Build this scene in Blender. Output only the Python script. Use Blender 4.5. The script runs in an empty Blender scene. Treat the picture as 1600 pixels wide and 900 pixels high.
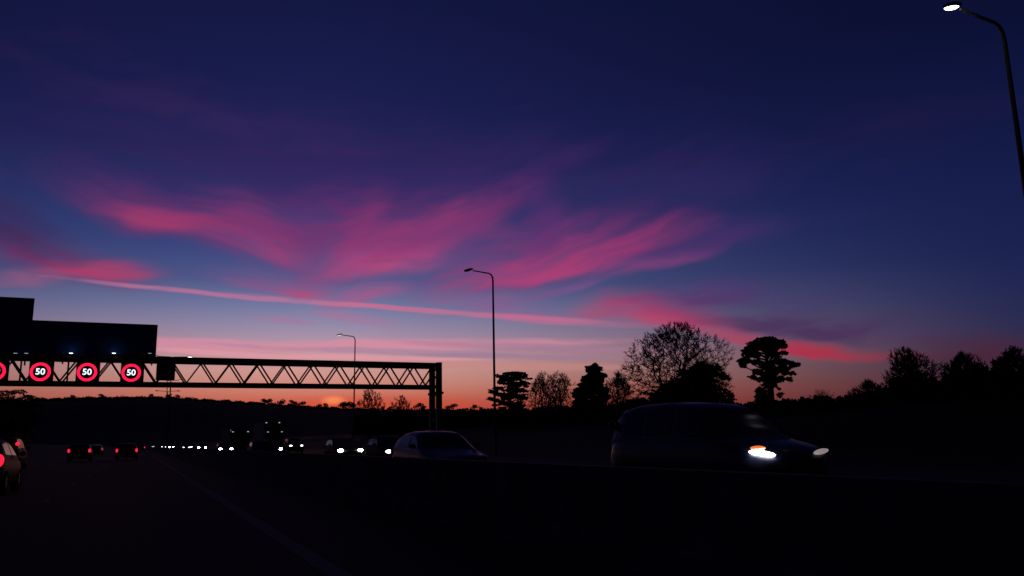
import bpy, math, random
import numpy as np
from mathutils import Vector, Matrix
R = math.radians
random.seed(7)
scene = bpy.context.scene
C = scene.collection

# ------------------------------------------------------------------ camera
EYE = Vector((0.0, 0.0, 1.2))
F, IW, IH = 1256.0, 1600.0, 900.0          # focal length and frame of the phone camera, in photo pixels
VPX, VPY, TILT = 215.0, 697.0, 0.019       # where the road runs to, and how far the phone was tilted
def cam_vec(px, py): return Vector(((px-IW/2)/F, -(py-IH/2)/F, -1.0))
_road = cam_vec(VPX, VPY).normalized()
_hor = cam_vec(1600, VPY-TILT*(1600-VPX))
_up = _hor.cross(_road).normalized()
if _up.y < 0: _up = -_up
_right = _road.cross(_up).normalized()
M3 = Matrix((_right, _road, _up))           # camera space -> world (X across the road, Y along it, Z up)
cd = bpy.data.cameras.new('camera'); cam = bpy.data.objects.new('camera', cd); C.objects.link(cam)
cam.matrix_world = Matrix.Translation(EYE) @ M3.to_4x4()
cd.sensor_width = 36.0; cd.lens = 36.0*F/IW; cd.clip_start = 0.05; cd.clip_end = 20000
scene.camera = cam
scene.render.resolution_x, scene.render.resolution_y = 1024, 576
scene.view_settings.view_transform = 'Standard'; scene.view_settings.look = 'None'
scene.view_settings.exposure = 0.0; scene.view_settings.gamma = 1.0
scene.cycles.use_denoising = True
scene.cycles.max_bounces = 4; scene.cycles.diffuse_bounces = 2; scene.cycles.glossy_bounces = 3

def ray(px, py): return M3 @ cam_vec(px, py)
def at_x(px, py, X): d = ray(px, py); return EYE + d*(X/d.x)
def at_y(px, py, Y): d = ray(px, py); return EYE + d*(Y/d.y)
def at_h(px, py, dist): d = ray(px, py); return EYE + d*(dist/math.hypot(d.x, d.y))
def azel(px, py):
    d = ray(px, py); return math.degrees(math.atan2(d.x, d.y)), math.degrees(math.atan2(d.z, math.hypot(d.x, d.y)))
def lin(c):
    f = lambda v: v/12.92 if v <= .04045 else ((v+.055)/1.055)**2.4
    return tuple(f(v/255.0) for v in c) + (1.0,)

# ------------------------------------------------------------------ sky and sun
SUN_AZ, SUN_EL = azel(521, 627)
world = bpy.data.worlds.new('World'); scene.world = world; world.use_nodes = True
def build_sky():
    nt = world.node_tree; nd, lk = nt.nodes, nt.links; nd.clear()
    def N(t, **k):
        n = nd.new(t)
        for a, v in k.items(): setattr(n, a, v)
        return n
    def setin(n, i, v):
        if hasattr(v, 'is_output'): lk.new(v, n.inputs[i])
        else: n.inputs[i].default_value = v
    def math_(op, a, b=0.0, c=0.0, clamp=False):
        n = N('ShaderNodeMath', operation=op, use_clamp=clamp)
        setin(n, 0, a); setin(n, 1, b); setin(n, 2, c); return n.outputs[0]
    def mixc(f, a, b, blend='MIX'):
        n = N('ShaderNodeMix', data_type='RGBA', blend_type=blend)
        setin(n, 0, f); setin(n, 6, a); setin(n, 7, b); return n.outputs[2]
    def smooth(v, lo, hi):
        n = N('ShaderNodeMapRange', interpolation_type='SMOOTHSTEP')
        setin(n, 0, v); n.inputs[1].default_value = lo; n.inputs[2].default_value = hi; return n.outputs[0]
    tc = N('ShaderNodeTexCoord'); sep = N('ShaderNodeSeparateXYZ'); lk.new(tc.outputs['Generated'], sep.inputs[0])
    az = math_('MULTIPLY', math_('ARCTAN2', sep.outputs[0], sep.outputs[1]), 57.29578)
    el = math_('MULTIPLY', math_('ARCSINE', sep.outputs[2]), 57.29578)
    def ramp(px, stops, zenith):
        n = N('ShaderNodeValToRGB'); cr = n.color_ramp; cr.interpolation = 'LINEAR'
        pts = [(0.0, stops[0][1])] + [(max(.001, azel(px, y)[1])/90.0, c) for y, c in stops] + [(1.0, zenith)]
        while len(cr.elements) < len(pts): cr.elements.new(.5)
        for e, (p, c) in zip(cr.elements, pts): e.position = p; e.color = lin(c)
        lk.new(math_('DIVIDE', el, 90.0, clamp=True), n.inputs[0]); return n.outputs[0]
    near = ramp(480, [(640, (190,80,64)), (622, (204,108,88)), (602, (207,136,120)), (577, (207,154,147)), (557, (204,152,159)), (532, (175,146,167)),
                      (510, (149,139,169)), (480, (116,122,162)), (440, (80,90,140)), (390, (60,72,129)), (330, (46,55,112)), (250, (35,37,89)), (150, (26,30,79)), (0, (18,23,66))], (4,6,22))
    far = ramp(1500, [(640, (62,36,44)), (600, (66,43,55)), (565, (52,40,66)), (520, (38,41,78)), (460, (30,37,81)), (400, (26,33,79)), (300, (22,29,75)), (180, (16,23,65)), (60, (11,17,54)), (0, (10,15,49))], (3,5,20))
    night = ramp(1500, [(640, (8,8,13)), (520, (7,8,17)), (300, (6,8,20)), (0, (5,7,20))], (3,5,20))   # the eastern sky, away from the sunset
    daz = math_('ABSOLUTE', math_('SUBTRACT', az, 11.0))
    t = math_('POWER', smooth(daz, 0.0, 50.0), .8)
    col = mixc(smooth(daz, 55, 115), mixc(t, near, far), night)
    # cloud coordinates: azimuth / elevation in degrees, warped so that no edge stays smooth
    comb = N('ShaderNodeCombineXYZ'); lk.new(az, comb.inputs[0]); lk.new(el, comb.inputs[1])
    mp = N('ShaderNodeMapping'); mp.inputs['Scale'].default_value = (.085, .17, 1); lk.new(comb.outputs[0], mp.inputs[0])
    wn = N('ShaderNodeTexNoise', noise_dimensions='2D'); wn.inputs['Scale'].default_value = 1.0; wn.inputs['Detail'].default_value = 3.0; wn.inputs['Roughness'].default_value = .5
    lk.new(mp.outputs[0], wn.inputs['Vector'])
    sub = N('ShaderNodeVectorMath', operation='SUBTRACT'); lk.new(wn.outputs['Color'], sub.inputs[0]); sub.inputs[1].default_value = (.5, .5, .5)
    mul = N('ShaderNodeVectorMath', operation='MULTIPLY'); lk.new(sub.outputs[0], mul.inputs[0]); mul.inputs[1].default_value = (4.2, 2.6, 0)
    add = N('ShaderNodeVectorMath', operation='ADD'); lk.new(comb.outputs[0], add.inputs[0]); lk.new(mul.outputs[0], add.inputs[1])
    wob = add.outputs[0]
    mul2 = N('ShaderNodeVectorMath', operation='MULTIPLY'); lk.new(sub.outputs[0], mul2.inputs[0]); mul2.inputs[1].default_value = (1.2, .5, 0)
    add2 = N('ShaderNodeVectorMath', operation='ADD'); lk.new(comb.outputs[0], add2.inputs[0]); lk.new(mul2.outputs[0], add2.inputs[1])
    calm = add2.outputs[0]
    # thin streaks that go on all round the sky, outside the frame too
    mg = N('ShaderNodeMapping'); mg.inputs['Scale'].default_value = (.045, .2, 1); mg.inputs['Rotation'].default_value = (0, 0, R(-6)); lk.new(wob, mg.inputs[0])
    gn = N('ShaderNodeTexNoise', noise_dimensions='2D'); gn.inputs['Scale'].default_value = 1.3; gn.inputs['Detail'].default_value = 5.0; lk.new(mg.outputs[0], gn.inputs['Vector'])
    gmask = math_('MULTIPLY', smooth(gn.outputs['Fac'], .5, .78), math_('MULTIPLY', smooth(el, 5, 12), math_('SUBTRACT', 1.0, smooth(el, 16, 30))))
    col = mixc(math_('MULTIPLY', gmask, math_('MULTIPLY', .1, math_('SUBTRACT', 1.0, smooth(daz, 50, 100)))), col, mixc(t, lin((132,62,122)), lin((58,34,84))))
    grains = {}
    def grain_of(ang):
        a = 18 if ang > 8 else (-14 if ang < -8 else 1)
        if a not in grains:
            gm = N('ShaderNodeMapping'); gm.inputs['Rotation'].default_value = (0, 0, R(-a)); lk.new(wob, gm.inputs[0])
            gs = N('ShaderNodeVectorMath', operation='MULTIPLY'); lk.new(gm.outputs[0], gs.inputs[0]); gs.inputs[1].default_value = (.17, .95, 0)
            nn = N('ShaderNodeTexNoise', noise_dimensions='2D'); nn.inputs['Scale'].default_value = 1.0; nn.inputs['Detail'].default_value = 3.5; nn.inputs['Roughness'].default_value = .52
            lk.new(gs.outputs[0], nn.inputs['Vector']); grains[a] = smooth(nn.outputs['Fac'], .27, .73)
        return grains[a]
    def stroke(cx, cy, a, b, ang, c, s, grain=.52, soft=(.0, 1.0), base=None):
        """one bank of cloud: centre, half length, half width and slope as they look in the photo, set in the sky as azimuth and elevation"""
        nonlocal col
        ca, sa = math.cos(R(ang)), math.sin(R(ang))
        p0, p1 = azel(cx-a*ca, cy+a*sa), azel(cx+a*ca, cy-a*sa)
        q0, q1 = azel(cx-b*sa, cy-b*ca), azel(cx+b*sa, cy+b*ca)
        m = azel(cx, cy)
        ln = math.hypot(p1[0]-p0[0], p1[1]-p0[1])/2; wd = math.hypot(q1[0]-q0[0], q1[1]-q0[1])/2
        rot = math.atan2(p1[1]-p0[1], p1[0]-p0[0])
        mpn = N('ShaderNodeMapping', vector_type='TEXTURE'); mpn.inputs['Location'].default_value = (m[0], m[1], 0)
        mpn.inputs['Rotation'].default_value = (0, 0, rot); mpn.inputs['Scale'].default_value = (ln, wd, 1)
        lk.new(base or wob, mpn.inputs[0])
        g = N('ShaderNodeTexGradient', gradient_type='SPHERICAL')
        if base is None:      # lit from below: crisp lower edge, a top that fades away
            sp = N('ShaderNodeSeparateXYZ'); lk.new(mpn.outputs[0], sp.inputs[0]); cb = N('ShaderNodeCombineXYZ'); lk.new(sp.outputs[0], cb.inputs[0])
            lk.new(math_('MAXIMUM', math_('MULTIPLY', sp.outputs[1], .78), math_('MULTIPLY', sp.outputs[1], -1.7)), cb.inputs[1]); lk.new(cb.outputs[0], g.inputs[0])
        else: lk.new(mpn.outputs[0], g.inputs[0])
        v = math_('MULTIPLY', g.outputs['Fac'], math_('MULTIPLY_ADD', grain_of(ang), grain*1.15, 1-grain*.62))
        col = mixc(math_('MULTIPLY', smooth(v, *soft), s*(.92 if base is None else 1.0)), col, lin(c))
    for k in STROKES: stroke(*k)
    for k in BANDS: stroke(*k, base=calm)
    # the pale spot where the sun is going down
    hz = N('ShaderNodeTexSky', sky_type='NISHITA'); hz.sun_disc = False; hz.sun_elevation = R(SUN_EL); hz.sun_rotation = R(SUN_AZ)
    hz.air_density = 1.4; hz.dust_density = 2.5
    sc_ = N('ShaderNodeVectorMath', operation='SCALE'); lk.new(hz.outputs[0], sc_.inputs[0]); sc_.inputs['Scale'].default_value = .0002
    col = mixc(1.0, col, sc_.outputs[0], 'ADD')
    bg = N('ShaderNodeBackground'); lk.new(col, bg.inputs[0]); bg.inputs[1].default_value = 1.0
    out = N('ShaderNodeOutputWorld'); lk.new(bg.outputs[0], out.inputs[0])
    world.cycles.sampling_method = 'MANUAL'; world.cycles.sample_map_resolution = 512
# clouds: (x, y, half length, half width, rising angle, colour, strength[, grain, softness])
STROKES = [
    (470, 290, 540, 125, -4, (56,35,95), .6),
    (1010, 335, 320, 110, 14, (50,37,95), .45),
    (720, 290, 280, 70, 16, (60,39,99), .45),
    (20, 368, 160, 60, -20, (58,34,80), .8),
    (250, 345, 230, 60, -20, (116,48,102), .7),
    (272, 352, 120, 34, -16, (172,60,108), .75),
    (385, 372, 170, 78, -18, (136,52,108), .8),
    (400, 392, 110, 26, -12, (166,66,120), .6),
    (520, 360, 200, 76, 4, (112,48,108), .75),
    (620, 392, 220, 76, 14, (146,54,112), .85),
    (610, 415, 170, 34, 4, (184,74,126), .75),
    (690, 362, 160, 48, 20, (136,54,112), .8),
    (570, 350, 90, 36, 55, (150,52,110), .4),
    (780, 322, 130, 34, 28, (104,46,106), .65),
    (890, 258, 110, 26, 24, (60,38,96), .5),
    (850, 415, 240, 72, 14, (150,56,114), .85),
    (840, 425, 190, 38, 10, (182,66,120), .7),
    (975, 385, 170, 32, 15, (164,56,112), .75),
    (855, 345, 90, 60, 60, (100,46,112), .55),
    (1015, 412, 150, 24, 14, (132,62,120), .7),
    (880, 455, 150, 20, 14, (130,80,138), .55),
    (1090, 375, 190, 36, 10, (82,46,108), .55),
    (90, 415, 190, 54, -12, (112,46,94), .75),
    (155, 427, 125, 28, -2, (180,62,104), .8),
    (40, 440, 110, 20, 2, (164,86,124), .55),
    (440, 445, 170, 28, -6, (150,78,130), .7),
    (468, 453, 70, 15, -6, (188,70,114), .65),
    (575, 464, 110, 28, 12, (170,84,134), .7),
    (780, 480, 190, 28, -8, (146,88,140), .55),
    (545, 504, 110, 20, -12, (174,110,150), .6),
    (425, 500, 80, 11, -8, (170,110,152), .55),
    (1030, 500, 160, 40, -6, (188,64,104), .9),
    (1085, 478, 170, 34, 8, (122,54,108), .55),
    (1240, 512, 260, 44, -4, (68,38,86), .8),
    (1160, 465, 280, 44, 2, (68,46,104), .55),
    (1160, 533, 170, 20, -8, (188,52,86), .9),
    (1290, 549, 190, 19, -5, (174,44,70), .9),
    (1540, 560, 220, 38, 0, (78,34,54), .7),
]
BANDS = [
    (400, 465, 380, 6, -4.6, (188,114,152), .75, .8, (.05, .7)),
    (660, 485, 400, 6, -4.6, (196,110,146), .75, .8, (.05, .7)),
    (870, 501, 190, 10, -4.2, (190,106,142), .65, .5, (.05, .7)),
    (520, 541, 620, 14, 0, (216,140,162), .75, .6, (.05, .6)),
    (640, 552, 420, 7, -2, (164,130,156), .65, .6, (.05, .6)),
    (480, 557, 400, 6, -2, (222,152,166), .75, .6, (.05, .6)),
    (830, 545, 300, 10, -2, (162,122,148), .6, .6, (.05, .6)),
    (790, 574, 420, 9, -1, (198,134,130), .55, .6, (.05, .6)),
    (830, 560, 300, 6, -1, (150,120,146), .55, .6, (.05, .6)),
    (590, 634, 280, 22, 0, (204,76,58), .6, .3, (.0, .8)),
    (530, 634, 120, 18, 0, (226,84,54), .65, .3, (.0, .9)),
    (521, 625, 26, 10, 0, (250,138,88), .95, .2, (.0, .8)),
]
build_sky()
sl = bpy.data.lights.new('sun', 'SUN'); sl.energy = .03; sl.angle = R(.5); sl.color = (1, .42, .2)
so = bpy.data.objects.new('sun', sl); C.objects.link(so)
_d = -Vector((math.sin(R(SUN_AZ))*math.cos(R(SUN_EL)), math.cos(R(SUN_AZ))*math.cos(R(SUN_EL)), math.sin(R(SUN_EL))))
so.rotation_euler = _d.to_track_quat('-Z', 'Y').to_euler()

# ------------------------------------------------------------------ materials
def mat(name, col, rough=.8, metal=0.0, noise=None, bump=0.0, coat=0.0, emit=None, strength=0.0, spec=None):
    m = bpy.data.materials.new(name); m.use_nodes = True; nt = m.node_tree; b = nt.nodes['Principled BSDF']
    b.inputs['Roughness'].default_value = rough; b.inputs['Metallic'].default_value = metal
    b.inputs['Base Color'].default_value = (*col, 1)
    if spec is not None: b.inputs['Specular IOR Level'].default_value = spec
    if coat: b.inputs['Coat Weight'].default_value = coat; b.inputs['Coat Roughness'].default_value = .06
    if noise:
        scale, amt = noise
        tcn = nt.nodes.new('ShaderNodeTexCoord'); n = nt.nodes.new('ShaderNodeTexNoise'); n.inputs['Scale'].default_value = scale; n.inputs['Detail'].default_value = 5
        nt.links.new(tcn.outputs['Object'], n.inputs['Vector'])
        r = nt.nodes.new('ShaderNodeMapRange'); r.inputs[1].default_value = .3; r.inputs[2].default_value = .7; r.inputs[3].default_value = 1-amt; r.inputs[4].default_value = 1+amt
        nt.links.new(n.outputs['Fac'], r.inputs[0])
        v = nt.nodes.new('ShaderNodeVectorMath'); v.operation = 'SCALE'; v.inputs[0].default_value = col; nt.links.new(r.outputs[0], v.inputs['Scale'])
        nt.links.new(v.outputs[0], b.inputs['Base Color'])
        if bump:
            bp = nt.nodes.new('ShaderNodeBump'); bp.inputs['Strength'].default_value = bump; bp.inputs['Distance'].default_value = .02
            nt.links.new(n.outputs['Fac'], bp.inputs['Height']); nt.links.new(bp.outputs[0], b.inputs['Normal'])
    if emit:
        b.inputs['Emission Color'].default_value = (*emit, 1); b.inputs['Emission Strength'].default_value = strength
    return m
MT = dict(
    grass=mat('grass', (.035,.05,.02), .95, noise=(.4,.4), bump=.3, spec=.1), soil=mat('soil', (.04,.035,.025), .95, noise=(.3,.4), spec=.1),
    asphalt=mat('asphalt', (.045,.045,.047), .9, noise=(6,.25), bump=.25, spec=.05), paint=mat('road paint', (.15,.15,.145), .85, noise=(9,.3), spec=.05),
    concrete=mat('weathered concrete', (.12,.118,.112), .95, noise=(2.5,.35), bump=.3, spec=.05),
    steel=mat('galvanised steel', (.16,.16,.165), .65, .3, noise=(3,.25)), darksteel=mat('painted grey steel', (.09,.09,.095), .7, .2, noise=(3,.25)),
    polesteel=mat('lamp column steel', (.12,.12,.125), .6, .3, noise=(2,.2)),
    blue=mat('blue sign face', (.012,.05,.22), .55, noise=(1.2,.12), spec=.2), signback=mat('sign back aluminium', (.18,.18,.18), .6, .4, noise=(2,.2)),
    black=mat('black housing', (.012,.012,.013), .6, noise=(4,.3), spec=.2), screen=mat('dark screen glass', (.006,.006,.008), .4, spec=.2, noise=(4,.2)),
    red_led=mat('red led', (.1,.01,.01), .5, emit=(1,.012,.07), strength=1.15), white_led=mat('white led', (.5,.5,.5), .5, emit=(.82,.93,1), strength=1.3),
    bark=mat('bark', (.05,.038,.028), .95, noise=(5,.4), bump=.4, spec=.1), twig=mat('twigs', (.05,.035,.03), .95, noise=(5,.3), spec=.1),
    needle=mat('pine needles', (.018,.032,.016), .9, noise=(1.5,.4), spec=.1), leaf=mat('evergreen leaves', (.02,.032,.014), .9, noise=(1.5,.4), spec=.1),
    wood=mat('distant woodland', (.02,.026,.015), .95, noise=(.05,.4), spec=.05), hill=mat('hill pasture', (.03,.036,.02), .95, noise=(.01,.4), spec=.05),
    glass=mat('car glass', (.008,.009,.011), .14, spec=.12, noise=(3,.1)), tyre=mat('tyre rubber', (.012,.012,.012), .9, noise=(8,.2), spec=.1), rim=mat('alloy wheel', (.35,.35,.36), .35, .8, noise=(6,.1)),
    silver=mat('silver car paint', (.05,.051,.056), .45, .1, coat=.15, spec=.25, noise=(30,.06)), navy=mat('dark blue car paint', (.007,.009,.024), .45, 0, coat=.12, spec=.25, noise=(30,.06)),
    charcoal=mat('charcoal car paint', (.016,.016,.018), .6, 0, coat=.0, spec=.06, noise=(30,.06)), whitep=mat('white car paint', (.5,.5,.5), .35, coat=.5, noise=(30,.05)),
    maroon=mat('dark red car paint', (.03,.008,.009), .5, 0, coat=.0, spec=.2, noise=(30,.06)), plastic=mat('black trim plastic', (.02,.02,.02), .7, noise=(10,.2), spec=.2),
    plate=mat('number plate', (.4,.4,.36), .5, noise=(20,.05)), chrome=mat('mirror glass', (.6,.6,.6), .1, 1.0, noise=(5,.05)), trailer=mat('trailer panel', (.035,.035,.038), .8, noise=(1,.15)),
    head=mat('lit headlamp', (.6,.6,.6), .3, emit=(1,.96,.98), strength=7), headbright=mat('bright headlamp', (.6,.6,.6), .3, emit=(1,.96,.98), strength=30), headmax=mat('glaring headlamp', (.6,.6,.6), .3, emit=(1,.96,.97), strength=90), headdim=mat('dipped sidelamp', (.6,.6,.6), .3, emit=(1,.8,.8), strength=.25),
    head_off=mat('unlit headlamp', (.45,.45,.46), .15, noise=(9,.1)), amber=mat('lit amber indicator', (.5,.15,.03), .3, emit=(1,.2,.05), strength=.9), marker=mat('marker lamp', (.5,.5,.5), .3, emit=(1,1,1), strength=2.6),
    markerdim=mat('dim marker lamp', (.5,.5,.5), .3, emit=(1,1,1), strength=.5),
    tail_off=mat('unlit tail lamp', (.12,.006,.006), .3, noise=(8,.1)), tail=mat('lit tail lamp', (.3,.01,.01), .3, emit=(1,.012,.05), strength=1.3), tail_hot=mat('bright brake lamp', (.3,.01,.01), .3, emit=(1,.01,.04), strength=1.6), tail_dim=mat('dim tail lamp', (.3,.01,.01), .3, emit=(1,.05,.09), strength=.45),
    lamp_on=mat('lit street lamp lens', (.7,.7,.7), .3, emit=(1,.98,1), strength=5), lamp_low=mat('street lamp lens warming up', (.6,.6,.6), .3, emit=(1,.72,.62), strength=1.1), lamp_off=mat('unlit street lamp lens', (.4,.4,.42), .25, noise=(8,.1)),
    signlamp=mat('lit sign lamp', (.6,.6,.6), .3, emit=(.85,.92,1), strength=6), signlamp_dim=mat('dim sign lamp', (.6,.6,.6), .3, emit=(.8,.9,1), strength=.5),
)

# ------------------------------------------------------------------ mesh helpers
class MB:
    def __init__(s): s.v, s.f = [], []
    def box(s, c, d, m=None):
        c = Vector(c); x, y, z = d[0]/2, d[1]/2, d[2]/2; n = len(s.v)
        for sx in (-1, 1):
            for sy in (-1, 1):
                for sz in (-1, 1):
                    p = Vector((sx*x, sy*y, sz*z)); s.v.append(c + (m @ p if m else p))
        s.f += [tuple(n+i for i in q) for q in ((0,1,3,2),(4,6,7,5),(0,4,5,1),(2,3,7,6),(0,2,6,4),(1,5,7,3))]; return s
    def tube(s, pts, rad, n=8, caps=True):
        pts = [Vector(p) for p in pts]; k0 = len(s.v)
        if not isinstance(rad, (list, tuple)): rad = [rad]*len(pts)
        prev = None
        for i, p in enumerate(pts):
            d = (pts[min(i+1, len(pts)-1)] - pts[max(i-1, 0)]).normalized()
            if prev is None:
                a = d.cross(Vector((0,0,1)) if abs(d.z) < .9 else Vector((1,0,0))).normalized()
            else:
                a = (prev - d*prev.dot(d)).normalized()
            prev = a; b = d.cross(a)
            for j in range(n):
                t = 2*math.pi*j/n; s.v.append(p + (a*math.cos(t) + b*math.sin(t))*rad[i])
        for i in range(len(pts)-1):
            for j in range(n):
                q = k0+i*n; s.f.append((q+j, q+(j+1)%n, q+n+(j+1)%n, q+n+j))
        if caps: s.f.append(tuple(k0+j for j in reversed(range(n)))); s.f.append(tuple(k0+(len(pts)-1)*n+j for j in range(n)))
        return s
    def bar(s, a, b, w, h):
        a, b = Vector(a), Vector(b); d = b-a; q = d.to_track_quat('Y', 'Z').to_matrix()
        return s.box((a+b)/2, (w, d.length, h), q)
    def loft(s, rings, close=True, caps=True):
        k0 = len(s.v); n = len(rings[0])
        for r in rings: s.v += [Vector(p) for p in r]
        for i in range(len(rings)-1):
            for j in range(n if close else n-1):
                q = k0+i*n; s.f.append((q+j, q+(j+1)%n, q+n+(j+1)%n, q+n+j))
        if caps: s.f.append(tuple(k0+j for j in reversed(range(n)))); s.f.append(tuple(k0+(len(rings)-1)*n+j for j in range(n)))
        return s
    def ellipsoid(s, c, r, nu=12, nv=7, m=None):
        c = Vector(c); rings = []
        for i in range(nv):
            t = math.pi*(i+.02)/(nv-.96) if False else math.pi*(.04+.92*i/(nv-1))
            ring = []
            for j in range(nu):
                a = 2*math.pi*j/nu; p = Vector((r[0]*math.sin(t)*math.cos(a), r[1]*math.sin(t)*math.sin(a), -r[2]*math.cos(t)))
                ring.append(c + (m @ p if m else p))
            rings.append(ring)
        return s.loft(rings)
    def leafcloud(s, c, r, n, size, flat=1.0, rng=random):
        c = Vector(c)
        for _ in range(n):
            while True:
                p = Vector((rng.uniform(-1,1), rng.uniform(-1,1), rng.uniform(-1,1)))
                if .02 < p.length_squared < 1: break
            p = p*(p.length**-.35)
            q = c + Vector((p.x*r[0], p.y*r[1], p.z*r[2]))
            u = Vector((rng.gauss(0,1), rng.gauss(0,1), rng.gauss(0,1)*flat)).normalized(); w = u.orthogonal().normalized()
            w = Matrix.Rotation(rng.uniform(0, 6.28), 3, u) @ w
            L = size*rng.uniform(.6, 1.4); W = L*rng.uniform(.4, .8); k = len(s.v)
            s.v += [q-u*L*.5, q+w*W*.5, q+u*L*.5, q-w*W*.5]; s.f.append((k, k+1, k+2, k+3))
        return s
    def mesh(s, name, smooth=False):
        me = bpy.data.meshes.new(name); me.from_pydata([tuple(v) for v in s.v], [], s.f); me.update()
        if smooth: me.polygons.foreach_set('use_smooth', [True]*len(me.polygons))
        return me
    def build(s, name, material, parent=None, smooth=False, kind=None, auto=False):
        me = s.mesh(name, smooth); return link(name, me, material, parent, kind, auto)
def link(name, me, material, parent=None, kind=None, auto=False):
    o = bpy.data.objects.new(name, me); C.objects.link(o)
    if not me.materials: me.materials.append(material if not isinstance(material, str) else MT[material])
    if parent: o.parent = parent
    if kind: o['kind'] = kind
    return o
def tag(o, label, cat, group=None):
    o['label'] = label; o['category'] = cat
    if group: o['group'] = group
    return o
def thing(name, label, cat, loc=(0,0,0), rz=0, group=None):
    o = bpy.data.objects.new(name, None); C.objects.link(o); o.location = loc; o.rotation_euler = (0,0,rz); o.empty_display_size = .3
    return tag(o, label, cat, group)
def copy_tree(o, parent=None):
    c = o.copy(); C.objects.link(c); c.parent = parent
    for ch in o.children: copy_tree(ch, c)
    return c
def bevel(o, w=.02, seg=2):
    b = o.modifiers.new('bevel', 'BEVEL'); b.width = w; b.segments = seg; b.limit_method = 'ANGLE'; return o

# ------------------------------------------------------------------ ground, roads, barrier
MB_ = MB()
g = MB(); g.v = [Vector(p) for p in ((-9000,-3000,-.06),(9000,-3000,-.06),(9000,12000,-.06),(-9000,12000,-.06))]; g.f = [(0,1,2,3)]
g.build('ground', 'grass', kind='structure')
def sheet(x0, x1, y0, y1, z):
    m = MB(); m.v = [Vector(p) for p in ((x0,y0,z),(x1,y0,z),(x1,y1,z),(x0,y1,z))]; m.f = [(0,1,2,3)]; return m
Y0, Y1 = -40, 1400
near_road = sheet(-17.2, 3.3, Y0, Y1, 0.0).build('near_carriageway', 'asphalt', kind='structure')
far_road = sheet(5.1, 23.6, Y0, Y1, 0.0).build('far_carriageway', 'asphalt', kind='structure')
sheet(3.3, 5.1, Y0, Y1, -.02).build('central_reserve', 'soil', kind='structure')
for x, par in ((1.75, near_road), (-12.9, near_road), (5.9, far_road), (20.4, far_road)):
    sheet(x-.1, x+.1, Y0, Y1, .004).build('edge_line', 'paint', par)
dash = sheet(-.07, .07, -1.0, 1.0, .004).mesh('lane_dash')
for par, xs in ((near_road, (-1.85, -5.5, -9.2)), (far_road, (9.15, 12.8, 16.45))):
    for x in xs:
        for k in range(30):
            o = link('lane_dash', dash, 'paint', par); o.location = (x, 4+k*9, 0)
b = MB()
prof = [(-.30,-.02),(-.30,.08),(-.22,.10),(-.20,.26),(-.12,.30),(-.09,.92),(.09,.92),(.12,.30),(.20,.26),(.22,.10),(.30,.08),(.30,-.02)]
b.loft([[(4.2+x, y, z) for x, z in prof] for y in [Y0+i*30 for i in range(49)]])
tag(b.build('concrete_barrier', 'concrete'), 'low stepped concrete barrier running along the middle of the motorway', 'barrier')

# embankment beside the far carriageway, and a lower one on the left
def bank_z(X, Y):
    s = [(23.6,-.06),(26,.0),(31,.7),(38,1.9),(44,2.7),(56,3.1),(80,2.6),(120,1.0),(160,-.3)]
    for (a, za), (c, zc) in zip(s, s[1:]):
        if a <= X <= c: z = za+(zc-za)*(X-a)/(c-a); break
    else: z = -.06
    return z + (.22*math.sin(Y*.07+X*.3)+.15*math.sin(Y*.19+1.3))*min(1, max(0, z))
xs = [23.6,25,26,28.5,31,34.5,38,41,44,50,56,68,80,100,120,160]; ys = [-60+i*8 for i in range(110)]
m = MB(); m.loft([[(x, y, bank_z(x, y)-.01) for x in xs] for y in ys], close=False, caps=False)
m.build('embankment', 'grass', smooth=True, kind='structure')
def bank_l(X, Y):
    t = min(1, max(0, (-17.2-X)/14)); return -.06+2.4*t*t*(3-2*t)*(1 if X > -60 else max(0, (X+120)/60))+.2*t*math.sin(Y*.08)
m = MB(); xl = [-17.2,-19,-21,-24,-27,-31,-40,-60,-90,-120]
m.loft([[(x, y, bank_l(x, y)) for x in reversed(xl)] for y in ys], close=False, caps=False)
m.build('left_embankment', 'grass', smooth=True, kind='structure')

# far hill: crest height follows the skyline, about 1.6 km away
SKYLINE = [(-600,640),(-200,632),(0,629),(70,627),(130,624),(200,623),(270,624),(340,628),(400,632),(470,637),(520,640),(600,642),(700,642),(800,642),(1000,640),(1300,640),(1600,636),(2200,650)]
crest = []
for (px, py), (qx, qy) in zip(SKYLINE, SKYLINE[1:]):
    for k in range(8):
        t = k/8; px_, py_ = px+(qx-px)*t, py+(qy-py)*t; p = at_h(px_, py_, 1600.0); crest.append((math.atan2(p.x, p.y), p.z + 1.2*math.sin(k*2.1+px*.05)))
rings = []
for a, z in crest:
    row = []
    for dist, q in ((800,-.08),(950,.12),(1150,.45),(1400,.84),(1600,1.0),(1850,.9),(2400,.4),(3000,-.06)):
        row.append((dist*math.sin(a), dist*math.cos(a), z*q if q > 0 else -.5))
    rings.append(row)
m = MB(); m.loft(rings, close=False, caps=False); m.build('hill', 'hill', smooth=True, kind='structure')
rng = random.Random(3); m = MB()
for (a, z), (a2, z2) in zip(crest, crest[1:]):
    if not (-.25 < a < .65): continue
    for k in range(14):
        t = rng.random(); aa, zz = a+(a2-a)*t, z+(z2-z)*t; d = rng.uniform(1540, 1640)
        h = rng.uniform(2.0, 5.5); m.leafcloud((d*math.sin(aa), d*math.cos(aa), zz*(1-abs(d-1600)/1500)+h*.3), (rng.uniform(4, 9), rng.uniform(4, 9), h*.7), 16, 3.4, rng=rng)
o = m.build('ridge_wood', 'wood', kind='stuff'); tag(o, 'dark wood covering the crest of the far hill', 'wood')
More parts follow.
